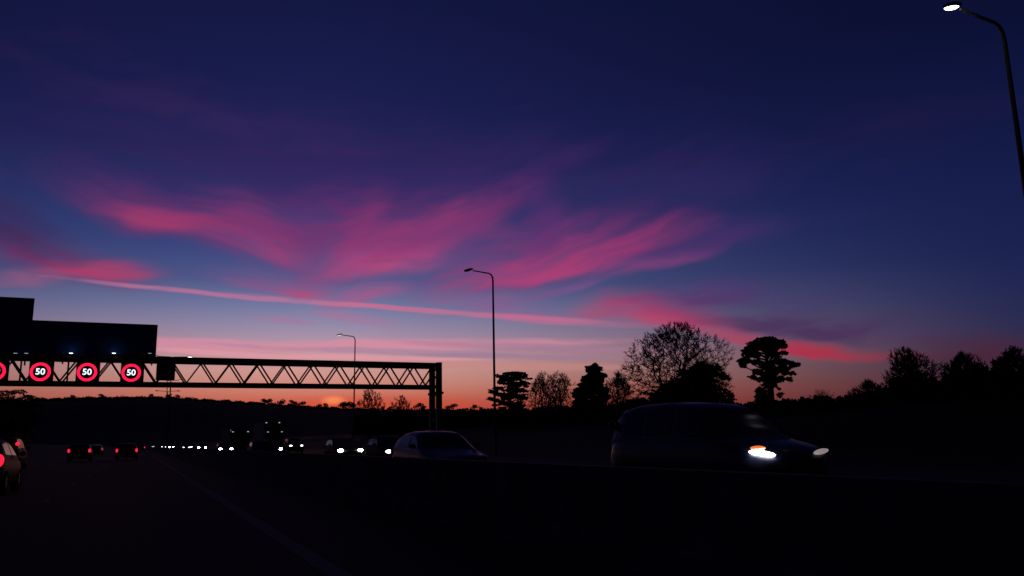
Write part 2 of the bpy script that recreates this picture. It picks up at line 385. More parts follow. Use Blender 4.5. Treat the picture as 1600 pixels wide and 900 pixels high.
# single trees that stand out on the ridge
var = []
for k in range(4):
    m = MB(); r2 = random.Random(40+k)
    m.tube([(0,0,-2),(0,0,4)], [.7,.5], 5)
    for j in range(6): m.leafcloud((r2.uniform(-2.6,2.6), r2.uniform(-2.6,2.6), r2.uniform(4,8.5)), (2.6,2.6,2.0), 70, 1.2, rng=r2)
    var.append(m.mesh('ridge_tree'))
rt = [(112,8),(158,8),(236,9),(262,10),(276,8),(413,11),(421,12),(440,13),(455,11),(462,10),(473,12),(500,9),(508,11),(536,14),(545,15),(553,12),(598,9),(610,8),(655,14),(663,11),(700,10),(708,13),(741,12),(752,9)]
_w = 'second third fourth fifth sixth seventh eighth ninth tenth eleventh twelfth'.split()
RT = ['leftmost'] + [w+' from left' for w in _w] + [w+' from right' for w in reversed(_w)] + ['rightmost']
def crest_z(a):
    for (a0, z0), (a1, z1) in zip(crest, crest[1:]):
        if a0 <= a <= a1: return z0+(z1-z0)*(a-a0)/(a1-a0)
    return 60
for i, (px, h) in enumerate(rt):
    d = ray(px, 630); a = math.atan2(d.x, d.y)
    o = link('ridge_tree', var[i % 4], 'wood'); o.location = (1590*math.sin(a), 1590*math.cos(a), crest_z(a)-1.5); s = h/10*1.25; o.scale = (s*1.25, s*1.25, s); o.rotation_euler.z = i*1.7
    tag(o, RT[i] + ' of the small dark trees standing out on the far ridge', 'tree', 'trees along the far ridge')

# ------------------------------------------------------------------ trees
def bare_tree(name, label, px, top, left, right, X, seed, n=1300, twig=.026, low=.2, wide=.5, group=None, lump=.16, brush=.75):
    """leafless tree: limbs divide again and again until each twig reaches its own place in the crown"""
    rg = np.random.default_rng(seed)
    p = at_x(px, 640, X); Y = p.y; zb = bank_z(X, Y) if X > 23 else bank_l(X, Y)
    dist = math.hypot(X, Y); H = at_h(px, top, dist).z - zb
    a, c = at_h(left, 640, dist), at_h(right, 640, dist); hw = math.hypot(a.x-c.x, a.y-c.y)/2*1.2
    ph = rg.uniform(0, 6.28, 6)
    z = low + (1-low)*rg.random(n)**.85; ang = rg.uniform(0, 6.2832, n)
    prof = np.where(z > wide, np.sqrt(np.clip(1-((z-wide)/(1-wide))**2, 0, 1)), np.sqrt(np.clip(1-.75*((wide-z)/(wide-low+.01))**2, 0, 1)))
    prof = prof*(1-lump+lump*np.sin(3*ang+ph[0]+5*z)+lump*.6*np.sin(5*ang+ph[1]-7*z))
    rad = hw*prof*rg.random(n)**.42
    zj = z*(1+lump*.35*np.sin(2*ang+ph[2])*(z > wide)) + rg.normal(0, .012, n)
    zj = zj/np.percentile(zj, 99.5)
    P = np.stack([rad*np.cos(ang), rad*np.sin(ang), zj*H], 1)
    tr, cr = MB(), MB(); tip = twig
    def limb(p0, d0, p1, r0, r1, dest, sides):
        L = (p1-p0).length; k = 4 if L > 1.2 else 3; mid = p0 + d0*(L*.5); pts, rr = [], []
        for i in range(k+1):
            t = i/k; q = p0*(1-t)**2 + mid*(2*t*(1-t)) + p1*t*t
            if 0 < i < k: q = q + Vector(rg.normal(0, L*.045, 3))
            pts.append(q); rr.append(r0+(r1-r0)*t)
        dest.tube(pts, rr, sides, caps=False); return (pts[-1]-pts[-2]).normalized()
    def split(p0, d0, idx, r, lev):
        if len(idx) == 1:
            e = Vector(P[idx[0]]); L = (e-p0).length
            if L < .05: return
            d1 = limb(p0, d0, e, max(tip, r*.8), tip*.55, cr, 3)
            for q in range(3):
                b = p0.lerp(e, .35+.2*q); dv = ((e-p0).normalized()*.5 + (e-fork).normalized()*.9 + Vector(rg.normal(0, .38, 3)) + Vector((0,0,.12))).normalized()
                m_ = b + dv*brush*min(1.5, .35+L*.6)*rg.uniform(.6, 1.2); cr.tube([b, b.lerp(m_, .5)+Vector(rg.normal(0,.03,3)), m_], [tip*.75, tip*.6, tip*.45], 3, caps=False)
            return
        k = min(len(idx), 5 if lev == 0 else (3 if rg.random() < .55 else 2))
        Q = P[idx]; cen = Q[rg.choice(len(idx), k, replace=False)]
        for _ in range(4):
            lab = np.argmin(((Q[:,None]-cen[None])**2).sum(2), 1)
            cen = np.array([Q[lab == j].mean(0) if (lab == j).any() else cen[j] for j in range(k)])
        for j in range(k):
            sub = idx[lab == j]
            if not len(sub): continue
            if len(sub) == 1: split(p0, d0, sub, r*.5, lev+1); continue
            f = .5 if lev < 2 else .6; tgt = Vector(cen[j]); e = p0.lerp(tgt, f); e.z -= .05*(tgt-p0).length*(lev < 3)
            rj = max(tip, r*(len(sub)/len(idx))**.36*.92)
            d1 = limb(p0, (d0*.6+(e-p0).normalized()).normalized(), e, rj*1.08, rj*.86, cr, 6 if lev < 2 else (4 if lev < 4 else 3))
            split(e, d1, sub, rj*.86, lev+1)
    fork = Vector((rg.normal(0, .04)*hw, rg.normal(0, .04)*hw, low*H*.8)); r0 = .034*H+.02
    tr.tube([(0,0,-.4),(0,0,.05),(fork.x*.4,fork.y*.4,fork.z*.5),fork], [r0*1.5, r0*1.25, r0*1.02, r0*.95], 9, caps=False)
    split(fork, Vector((0,0,1)), np.arange(n), r0*.95, 0)
    t = thing(name, label, 'tree' if H > 5 else 'shrub', (X, Y, zb), 0, group)
    tr.build('trunk', 'bark', t, smooth=True); cr.build('crown', 'twig', t)
    return t
def pad_tree(name, label, px, top, left, right, X, pads, mat_='needle', seed=1, leaf=.28, n=420, base_y=None, trunk=.28, limbs=True, group=None):
    """evergreen: pads are (across -1..1, depth -1..1, height 0..1, radius across, radius up) of the crown"""
    rg = random.Random(seed); p = at_x(px, 640, X); Y = p.y; zb = bank_z(X, Y) if X > 23 else bank_l(X, Y)
    dist = math.hypot(X, Y); H = at_h(px, top, dist).z - zb
    a, c = at_h(left, 640, dist), at_h(right, 640, dist); Wd = math.hypot(a.x-c.x, a.y-c.y)/2
    rz = -math.atan2(X, Y)
    t = thing(name, label, 'tree', (X, Y, zb), rz, group)
    tr, cr = MB(), MB()
    tr.tube([(0,0,-.4),(.03*Wd,0,H*.3),(-.03*Wd,.02*Wd,H*.6),(.02*Wd,0,H*.92)], [trunk*1.25, trunk, trunk*.7, trunk*.2], 8)
    pads = list(pads) + [(u+ru*rg.uniform(-1.05,1.05), w+ru*rg.uniform(-.9,.9), min(.97, h+rv*rg.uniform(-1.1,.9)), ru*rg.uniform(.35,.6), rv*rg.uniform(.25,.5)) for (u, w, h, ru, rv) in pads for _ in range(2)]
    n_main = len(pads)//3
    for kp, (u, w, h, ru, rv) in enumerate(pads):
        c_ = Vector((u*Wd, w*Wd, h*H)); k = max(40, int(n*ru*ru/.09)) if kp < n_main else max(16, int(.4*n*ru*ru/.09))
        if limbs and abs(u)+abs(w) > .12 and ru > .14:
            s0 = Vector((0,0,max(.12, h-.13)*H)); tr.tube([s0, s0.lerp(c_, .5)-Vector((0,0,.02*H)), c_], [trunk*.4, trunk*.25, .03], 5)
        for j in range(4):
            o = Vector((rg.uniform(-.5,.5)*ru*Wd, rg.uniform(-.5,.5)*ru*Wd, rg.uniform(-.4,.4)*rv*H))
            cr.leafcloud(c_+o, (ru*Wd*.66, ru*Wd*.66, rv*H*.66), k//4, leaf, .6, rg)
    tr.build('trunk', 'bark', t, smooth=True); cr.build('crown', mat_, t)
    return t
def spread_pads(seed, rows):
    rg = random.Random(seed); out = []
    for h, rad, n, ru, rv in rows:
        a0 = rg.uniform(0, 6)
        for k in range(n):
            a = a0+k*6.283/n+rg.uniform(-.3,.3); rr = rad*rg.uniform(.8, 1.05)
            out.append((rr*math.cos(a), rr*math.sin(a), h+rg.uniform(-.015,.015), ru*rg.uniform(.85,1.15), rv*rg.uniform(.85,1.15)))
    return out
# the umbrella-shaped pine that stands clear against the red cloud
pad_tree('pine_tree', 'tall dark pine with rounded top standing alone against the red cloud', 1205, 523, 1157, 1257, 52, [
    (0,0,.93,.36,.05),(-.22,.1,.885,.34,.05),(.28,-.1,.885,.34,.05),(-.4,0,.83,.32,.05),(.1,.2,.84,.34,.06),(.45,.05,.85,.26,.035),(-.5,-.1,.76,.3,.05),(.5,.15,.77,.2,.03),(.15,-.15,.74,.2,.06),(-.66,.05,.68,.27,.045),(-.84,0,.62,.15,.03),(-.4,.2,.66,.2,.04),
    (.3,.1,.66,.26,.05),(.62,0,.64,.3,.045),(.84,-.05,.6,.17,.03),(0,-.25,.6,.26,.05),(.42,-.1,.56,.28,.05),(-.35,0,.53,.22,.045),(.05,.1,.5,.3,.05),(.62,.1,.5,.2,.03),(-.5,-.05,.46,.13,.03),(-.25,.15,.43,.2,.05),(.3,.1,.42,.26,.05),(.68,0,.42,.12,.04),(.02,-.1,.36,.24,.05),
    (-.22,0,.28,.22,.07),(-.3,.1,.2,.26,.07),(-.12,-.1,.14,.3,.08),(.3,0,.22,.1,.03)], seed=11, leaf=.3, n=380)
# the layered cedar by the lamp column
pad_tree('cedar_tree', 'flat layered cedar growing behind the foot of the tall lamp column', 797, 580, 760, 830, 46, [
    (.1,0,.95,.42,.035),(.42,.1,.955,.26,.03),(-.3,-.1,.9,.34,.035),(.55,0,.88,.34,.045),(0,.15,.85,.45,.05),(-.42,.05,.8,.2,.03),(.6,-.1,.76,.32,.05),(.1,0,.74,.44,.05),(-.45,.1,.68,.28,.035),(-.7,-.05,.62,.24,.035),(.3,.1,.64,.46,.06),(-.3,0,.56,.4,.045),
    (-.86,.05,.5,.16,.03),(-.62,0,.46,.26,.035),(.1,-.1,.52,.46,.06),(.55,.1,.5,.28,.06),(-.2,.1,.4,.4,.05),(.3,0,.36,.4,.08),(0,.1,.24,.44,.1),(.5,-.1,.2,.4,.1),(-.4,0,.14,.4,.08)], seed=5, leaf=.34, n=360)
# dense conifer with a stepped left side
pad_tree('conifer_tree', 'dense dark conifer with stepped outline between the small bare trees and the big bare tree', 924, 566, 892, 950, 48, [
    (.2,0,.94,.26,.05),(.1,.1,.88,.36,.06),(.4,-.1,.86,.34,.06),(.2,0,.78,.5,.07),(.55,0,.76,.34,.06),(0,.1,.7,.5,.07),(.5,-.1,.66,.42,.07),(-.35,0,.62,.4,.06),(.2,.1,.58,.6,.08),(-.65,0,.54,.32,.06),(.6,0,.52,.4,.08),
    (-.2,-.1,.48,.6,.08),(-.75,.1,.42,.3,.07),(.4,.1,.4,.6,.1),(-.4,0,.34,.6,.1),(.1,0,.24,.7,.12),(.6,0,.2,.4,.1),(-.6,.1,.16,.5,.1)], seed=8, leaf=.34, n=260, limbs=False)
# evergreen growth under the big bare tree
pads_h = [(.42,0,.9,.2,.09),(.6,.1,.82,.24,.1),(.3,-.1,.8,.26,.1),(.1,.1,.7,.26,.12),(.45,0,.66,.36,.12),(.78,0,.68,.14,.07),(-.1,0,.6,.24,.12),(.2,.1,.54,.36,.12),(.55,-.1,.46,.34,.12),(-.35,.1,.46,.28,.12),(-.6,0,.34,.28,.12),(0,0,.4,.4,.14),(.4,.1,.3,.42,.14),(.78,0,.28,.28,.12),(-.4,0,.26,.4,.12),(-.8,.05,.2,.26,.1),(.1,0,.2,.5,.14)]
rgh = random.Random(77); pads_h += [(u+rgh.uniform(-.22,.22), w+rgh.uniform(-.2,.2), min(.93, h+rgh.uniform(-.1,.06)), rgh.uniform(.07,.13), rgh.uniform(.03,.07)) for (u, w, h, a_, b_) in pads_h for _ in range(2)]
pad_tree('holly_tree', 'broad dark evergreen clump under the spreading bare tree', 1072, 561, 988, 1132, 51, pads_h, mat_='leaf', seed=9, leaf=.33, n=420, limbs=False)
bare_tree('bare_tree', 'large spreading leafless tree above the dark evergreen clump', 1060, 507, 962, 1150, 56, 21, n=3200, twig=.027, low=.14, wide=.4, lump=.2)
bare_tree('bare_tree', 'thin leafless tree just right of the layered cedar', 848, 584, 822, 880, 50, 31, n=1200, twig=.024, low=.1, lump=.26)
bare_tree('bare_tree', 'thin leafless tree close against the stepped conifer', 876, 584, 852, 906, 52, 32, n=1200, twig=.024, low=.1, lump=.26)
bare_tree('bare_tree', 'small leafless tree between the stepped conifer and the big bare tree', 968, 585, 945, 1000, 50, 33, n=1100, twig=.023, low=.1, lump=.26)
bare_tree('bare_tree', 'tall leafless tree with a tuft at its top, right of the lone pine', 1428, 546, 1385, 1478, 44, 34, n=1500, twig=.022, low=.1, lump=.3, brush=.55)
bare_tree('bare_tree', 'rounded leafless tree in the middle of the right-hand row', 1512, 553, 1474, 1556, 42, 35, n=1500, twig=.022, low=.08, lump=.24, brush=.55)
bare_tree('bare_tree', 'leafless tree at the right edge of the view behind the lamp column', 1594, 546, 1550, 1650, 40, 36, n=1500, twig=.022, low=.08, lump=.24, brush=.55)
bare_tree('bare_tree', 'low leafless tree at the left end of the right-hand row', 1362, 596, 1330, 1402, 46, 37, n=1000, twig=.02, low=.06, lump=.3, brush=.6)
bare_tree('bare_shrub', 'wispy leafless shrub right beside the lone pine', 1284, 612, 1258, 1316, 47, 38, n=220, twig=.016, low=.05, lump=.3)
bare_tree('bare_tree', 'bushy leafless tree beside the second lamp column behind the gantry', 577, 610, 550, 602, 36, 39, n=1000, twig=.03, low=.05, lump=.24)
bare_tree('bare_shrub', 'low leafless shrub just left of the gantry columns', 628, 620, 608, 648, 36, 41, n=600, twig=.03, low=.05, lump=.25)
pad_tree('yew_tree', 'low spreading evergreen at the left edge under the gantry', 20, 604, -40, 76, -30, [
    (0,0,.9,.36,.06),(-.4,.1,.86,.4,.08),(.35,0,.82,.3,.05),(.62,0,.78,.26,.035),(-.1,0,.74,.5,.08),(.3,.1,.68,.4,.07),(-.6,0,.66,.4,.1),(.7,0,.66,.22,.04),(0,.1,.56,.6,.1),(.5,0,.5,.4,.1),(-.5,0,.46,.5,.12),(.1,0,.36,.7,.12),(0,.1,.2,.8,.14)], mat_='leaf', seed=14, leaf=.5, n=200, limbs=False)
# hedgerow along the top of the embankment: one unbroken dark mass
HEDGE = [(560,648),(640,641),(760,640),(830,634),(900,632),(960,626),(1010,622),(1060,626),(1140,628),(1200,628),(1260,629),(1310,622),(1345,613),(1400,592),(1450,584),(1520,576),(1600,560),(1700,545)]
rng = random.Random(17); m = MB()
for (px, py), (qx, qy) in zip(HEDGE, HEDGE[1:]):
    p, q = at_x(px, py, 47), at_x(qx, qy, 47); n = max(6, int(abs(p.y-q.y)/1.1))
    for k in range(n):
        t = (k+rng.random())/n; c = p.lerp(q, t); X = 47+rng.uniform(-2.2, 2.6); zb = bank_z(X, c.y); h = max(.8, (c.z-zb)*rng.uniform(.72, 1.06))
        m.leafcloud((X, c.y, zb+h*.5), (rng.uniform(.8,1.5), rng.uniform(.9,1.6), h*.5), int(90+70*h), .42, rng=rng)
        m.leafcloud((X, c.y, zb+.5), (1.7, 1.7, .9), 110, .45, rng=rng)
tag(m.build('hedgerow', 'leaf', kind='stuff'), 'dark unbroken hedgerow along the top of the embankment', 'hedge')

# ------------------------------------------------------------------ sign gantry
GY = 78.0
z_top = at_y(300, 558.5, GY).z; z_bot = at_y(300, 603.5, GY).z + .0
gx1 = at_y(686, 600, GY).x; gx0 = -19.0
gan = thing('sign_gantry', 'long grey lattice gantry spanning both carriageways', 'gantry', (gx1, GY, 0))
def gp(x, y, z): return (x-gx1, y-GY, z)
TC, BC = .44, .34
for dy in (0.0, 2.1):
    MB().box(gp((gx0+gx1)/2, GY+dy, z_top-TC/2), (gx1-gx0, .34, TC)).build('top_chord', 'darksteel', gan)
    MB().box(gp((gx0+gx1)/2, GY+dy, z_bot+BC/2), (gx1-gx0, .32, BC)).build('bottom_chord', 'darksteel', gan)
za, zb = z_top-TC-.0+.05, z_bot+BC-.05
PER = 2.5
dl = {s: MB().bar((0,0,zb), (s*PER/2, 0, za), .15, .13).mesh('diagonal') for s in (-1, 1)}
for dy in (0.0, 2.1):
    k = 0
    while True:
        xb = gx1 - .2 - PER/2 - k*PER
        if xb - PER/2 < gx0: break
        for s in (-1, 1):
            o = link('diagonal', dl[s], 'darksteel', gan); o.location = (xb-gx1, dy, 0)
        k += 1
for dy in (0.0, 2.1):
    for x in (gx1-.02, gx0+.1):
        MB().box(gp(x, GY+dy, z_top/2-.02+.03), (.52, .5, z_top+.1)).build('column', 'darksteel', gan)
for x in (gx1, gx0+.1):
    for z in (1.2, 3.2, z_bot-.6, z_bot+1.2, z_top-.25):
        MB().box(gp(x, GY+1.05, z), (.2, 1.7, .22)).build('cross_tie', 'darksteel', gan)
    MB().box(gp(x, GY-.05, z_bot-.45), (.7, .75, .22)).build('bracket', 'darksteel', gan); MB().box(gp(x, GY+2.15, z_bot-.45), (.7, .75, .22)).build('bracket', 'darksteel', gan)
    for dy in (0, 2.1): bevel(MB().box(gp(x, GY+dy, .15), (.9, .9, .5)).build('footing', 'concrete', gan))
for x in (-15,-10,-5,0,5,10,15,20,25):
    MB().box(gp(x, GY+1.05, z_top-.18), (.14, 1.76, .14)).build('cross_tie', 'darksteel', gan); MB().box(gp(x, GY+1.05, z_bot+.16), (.14, 1.76, .14)).build('cross_tie', 'darksteel', gan)

for px in (32, 106, 224):
    x = at_y(px, 580, GY).x
    MB().box(gp(x, GY+.03, (za+zb)/2), (.13, .12, za-zb)).build('vertical_post', 'darksteel', gan)
# blue direction signs standing on the gantry
def dirsign(label, lx, rx, ty, by, Yp):
    a, c = at_y(lx, ty, Yp), at_y(rx, by, Yp); w, h = c.x-a.x, a.z-c.z
    t = thing('direction_sign', label, 'road sign', ((a.x+c.x)/2, Yp, c.z))
    bevel(MB().box((0,0,h/2), (w, .06, h)).build('sign_panel', 'blue', t), .015)
    n = max(2, int(w/2.4))
    for k in range(n+1):
        MB().box((-w/2+.3+k*(w-.6)/n, .11, h/2-.4), (.12, .14, h+.8)).build('sign_post', 'signback', t)
    for z in (h*.15, h*.5, h*.85): MB().box((0, .06, z), (w-.1, .05, .08)).build('stiffening_rail', 'signback', t)
    return t
dirsign('taller blue direction sign cut off by the left edge above the gantry', -75, 46, 460, 556, GY-.34)
dirsign('long low blue direction sign on top of the gantry above the 50 signals', 48, 243.5, 500, 557, GY-.36)
# lamps that light the blue signs
lights = [(24, 'signlamp_dim', 'dim sign lamp under the taller blue sign at the left edge'), (41, 'signlamp_dim', 'dim sign lamp under the joint of the two blue signs'), (111, 'signlamp', 'bright sign lamp under the left half of the long blue sign'),
          (178, 'signlamp', 'bright sign lamp under the right half of the long blue sign'), (234, 'signlamp_dim', 'dim sign lamp under the right end of the long blue sign')]
for px, mt, lab in lights:
    p = at_y(px, 552.5, GY-.95); t = thing('sign_lamp', lab, 'lamp', (p.x, GY-.2, z_top-.1), 0, 'lamps lighting the blue signs')
    dz = p.z-(z_top-.1)
    MB().tube([(0,0,0),(0,-.4,dz*.6-.05),(0,-.7,dz-.06)], .035, 6).build('arm', 'polesteel', t)
    bevel(MB().box((0,-.75,dz-.05), (.5,.2,.1)).build('lamp_head', 'black', t), .02)
    MB().box((0,-.75,dz+.02), (.26,.12,.04)).build('lens', mt, t)
# speed signals
fc = bpy.data.curves.new('digits', 'FONT'); fc.body = '50'; fc.size = .72; fc.align_x = 'CENTER'; fc.align_y = 'CENTER'; fc.extrude = .012; fc.offset = .014; fc.resolution_u = 3
fo = bpy.data.objects.new('digits_src', fc); C.objects.link(fo); bpy.context.view_layer.update()
dig_me = bpy.data.meshes.new_from_object(fo.evaluated_get(bpy.context.evaluated_depsgraph_get())); dig_me.name = 'digits'; dig_me.materials.clear(); dig_me.materials.append(MT['white_led'])
bpy.data.objects.remove(fo); bpy.data.curves.remove(fc)
def ring(r0, r1, n=48, d=.02):
    m = MB(); k = 0
    prof = [(r0,0),(r0,-d),(r1,-d),(r1,0)]
    m.loft([[(r*math.cos(6.28319*i/n), y, r*math.sin(6.28319*i/n)) for r, y in prof] for i in range(n)], caps=False)
    for j in range(4): a = (n-1)*4; m.f.append((a+j, a+(j+1)%4, (j+1)%4, j))
    return m
SY = GY-.55
sz_c = at_y(203, 582.5, SY).z
sig = [(-8, 580, 'lit 50 speed signal cut off by the left edge of the view'), (63, 581, 'lit 50 speed signal nearest the left edge that is seen whole'), (136, 581.5, 'lit 50 speed signal in the middle of the row under the blue sign'), (205, 582.5, 'lit 50 speed signal next to the blank dark box')]
first = None
for px, py, lab in sig:
    p = at_y(px, py, SY)
    if first is None:
        t = thing('speed_signal', lab, 'speed signal', p, 0, 'speed signals on the gantry')
        bevel(MB().box((.06,.16,0), (1.8,.34,1.74)).build('housing', 'black', t), .06)
        MB().box((.06,-.016,0), (1.6,.012,1.56)).build('display', 'screen', t)
        ring(.54, .775).build('red_ring', 'red_led', t).location = (0,-.024,0)
        o = link('digits', dig_me, 'white_led', t); o.location = (0,-.04,0); o.rotation_euler = (R(90),0,0)
        MB().box((-.3,.4,.8), (.1,.3,.3)).build('hanger', 'darksteel', t); MB().box((.42,.4,.8), (.1,.3,.3)).build('hanger', 'darksteel', t)
        first = t
    else:
        t = copy_tree(first); t.location = p; t['label'] = lab
p = at_y(259, 581, SY); t = thing('blank_sign_box', 'blank dark square box hanging on the gantry right of the 50 signals', 'sign box', p)
bevel(MB().box((0,.16,0), (1.55,.34,1.5)).build('housing', 'black', t), .1); MB().box((0,-.016,0), (1.36,.012,1.3)).build('display', 'screen', t)
for x in (-.4,.4): MB().box((x,.4,.6), (.1,.3,.3)).build('hanger', 'darksteel', t)

# ------------------------------------------------------------------ lamp columns
def lamp_head(parent, x, z, sgn, lens, tilt=8):
    mm = Matrix.Rotation(R(tilt)*sgn, 3, 'Y')
    MB().ellipsoid((x, 0, z+.05), (.46,.19,.11), 14, 7, mm).build('lamp_head', 'black', parent, smooth=True)
    return MB().ellipsoid((x+sgn*.04, 0, z-.015), (.36,.15,.09), 14, 7, mm).build('lens', lens, parent, smooth=True)
LX = 26.2
def column(label, px, top, lens, arm=1.75, big=1.0):
    p = at_x(px, top, LX); H = p.z; zb = bank_z(LX, p.y)
    t = thing('lamp_column', label, 'street lamp', (LX, p.y, zb), 0, 'lamp columns beside the far carriageway'); H -= zb
    MB().tube([(0,0,-.3),(0,0,1.6)], [.13,.13], 12).build('base', 'polesteel', t, smooth=True)
    pts = [(0,0,1.6),(0,0,H*.5),(0,0,H-.55),(-.04,0,H-.28),(-.16,0,H-.08),(-.36,0,H+.02),(-arm,0,H+.16)]
    MB().tube(pts, [.11,.095,.075,.07,.065,.06,.05], 12).build('pole', 'polesteel', t, smooth=True)
    lamp_head(t, -arm-.38, H+.15, -1, lens, 17)
    bevel(MB().box((0,-.13,.9), (.14,.02,.5)).build('access_door', 'darksteel', t), .005)
column('tall lamp column with unlit head standing by the layered cedar', 770, 428, 'lamp_off', 1.8)
column('lamp column with faintly lit head rising behind the gantry', 555, 526, 'lamp_low', 1.8)
column('nearest lamp column with bright white head in the top right corner', 1566, 40, 'lamp_on', 2.1)
MX = 4.2
for (y_px, lab, l, r) in ((557, 'nearest twin-armed lamp column seen past the end of the blue sign', 'lamp_low', 'lamp_on'), (594, 'twin-armed lamp column seen through the gantry below the blank box', 'lamp_low', 'lamp_low'), (611, 'farthest twin-armed lamp column seen just under the gantry', 'lamp_off', 'lamp_off')):
    H = 15.2; d = ray(262, y_px); Y = (H-EYE.z)/d.z*d.y
    x = MX if y_px == 557 else d.x/d.y*Y
    t = thing('twin_lamp_column', lab, 'street lamp', (x, Y, 0.0), 0, 'twin-armed lamp columns in the central reserve')
    MB().tube([(0,0,-.1),(0,0,1.5)], .15, 10).build('base', 'polesteel', t, smooth=True)
    MB().tube([(0,0,1.5),(0,0,H-.1)], [.13,.08], 10).build('pole', 'polesteel', t, smooth=True)
    for s, lens in ((-1, l), (1, r)):
        MB().tube([(0,0,H-.2),(s*.3,0,H-.05),(s*2.2,0,H)], [.07,.065,.06], 8).build('arm', 'polesteel', t, smooth=True)
        lamp_head(t, s*2.6, H+.02, s, lens, 4)

# ------------------------------------------------------------------ vehicles
def lerp_tab(tab, t):
    for a, c in zip(tab, tab[1:]):
        if a[0] <= t <= c[0]:
            k = (t-a[0])/(c[0]-a[0]); k = k*k*(3-2*k)*.35+k*.65
            return [a[i]+(c[i]-a[i])*k for i in range(1, len(a))]
    return list(tab[-1][1:] if t > tab[-1][0] else tab[0][1:])
SHAPES = {
 'hatch': dict(L=4.25, W=1.78, H=1.48, body=[(0,.62,.38,.60),(.02,.84,.27,.68),(.08,.95,.22,.77),(.16,.99,.2,.83),(.29,1,.2,.95),(.6,1,.2,.97),(.88,.98,.2,1.0),(.96,.95,.28,.98),(1,.84,.42,.8)],
     roof=[(.26,.90),(.30,1.0),(.47,1.40),(.54,1.46),(.66,1.48),(.8,1.44),(.88,1.36),(.96,1.06),(.985,.9)], ws=(.305,.465), rw=(.89,.955), wins=((.37,.56),(.59,.82)), axle=(.19,.80), hl=(.64,.70), tl=(.9,.16)),
 'saloon': dict(L=4.6, W=1.8, H=1.44, body=[(0,.62,.38,.58),(.02,.84,.27,.66),(.08,.95,.22,.75),(.16,.99,.2,.81),(.29,1,.2,.93),(.6,1,.2,.96),(.84,.98,.2,1.0),(.96,.93,.28,.97),(1,.8,.42,.8)],
     roof=[(.27,.88),(.31,.97),(.46,1.36),(.53,1.42),(.62,1.44),(.72,1.40),(.8,1.22),(.88,1.0),(.9,.9)], ws=(.315,.455), rw=(.735,.86), wins=((.37,.53),(.56,.72)), axle=(.19,.8), hl=(.64,.66), tl=(.84,.16)),
 'mpv': dict(L=4.75, W=1.86, H=1.86, body=[(0,.66,.42,.74),(.02,.86,.3,.86),(.07,.95,.24,.97),(.14,.99,.22,1.05),(.24,1,.2,1.14),(.6,1,.2,1.16),(.9,.99,.22,1.16),(.975,.96,.3,1.12),(1,.9,.44,.95)],
     roof=[(.19,1.06),(.23,1.18),(.38,1.70),(.45,1.80),(.6,1.86),(.8,1.85),(.92,1.79),(.965,1.6),(.99,1.1)], ws=(.24,.375), rw=(.94,.975), wins=((.33,.50),(.53,.72),(.75,.9)), axle=(.17,.8), hl=(.66,.88), tl=(1.46,.1)),
}
_car = {}; _kind = {}
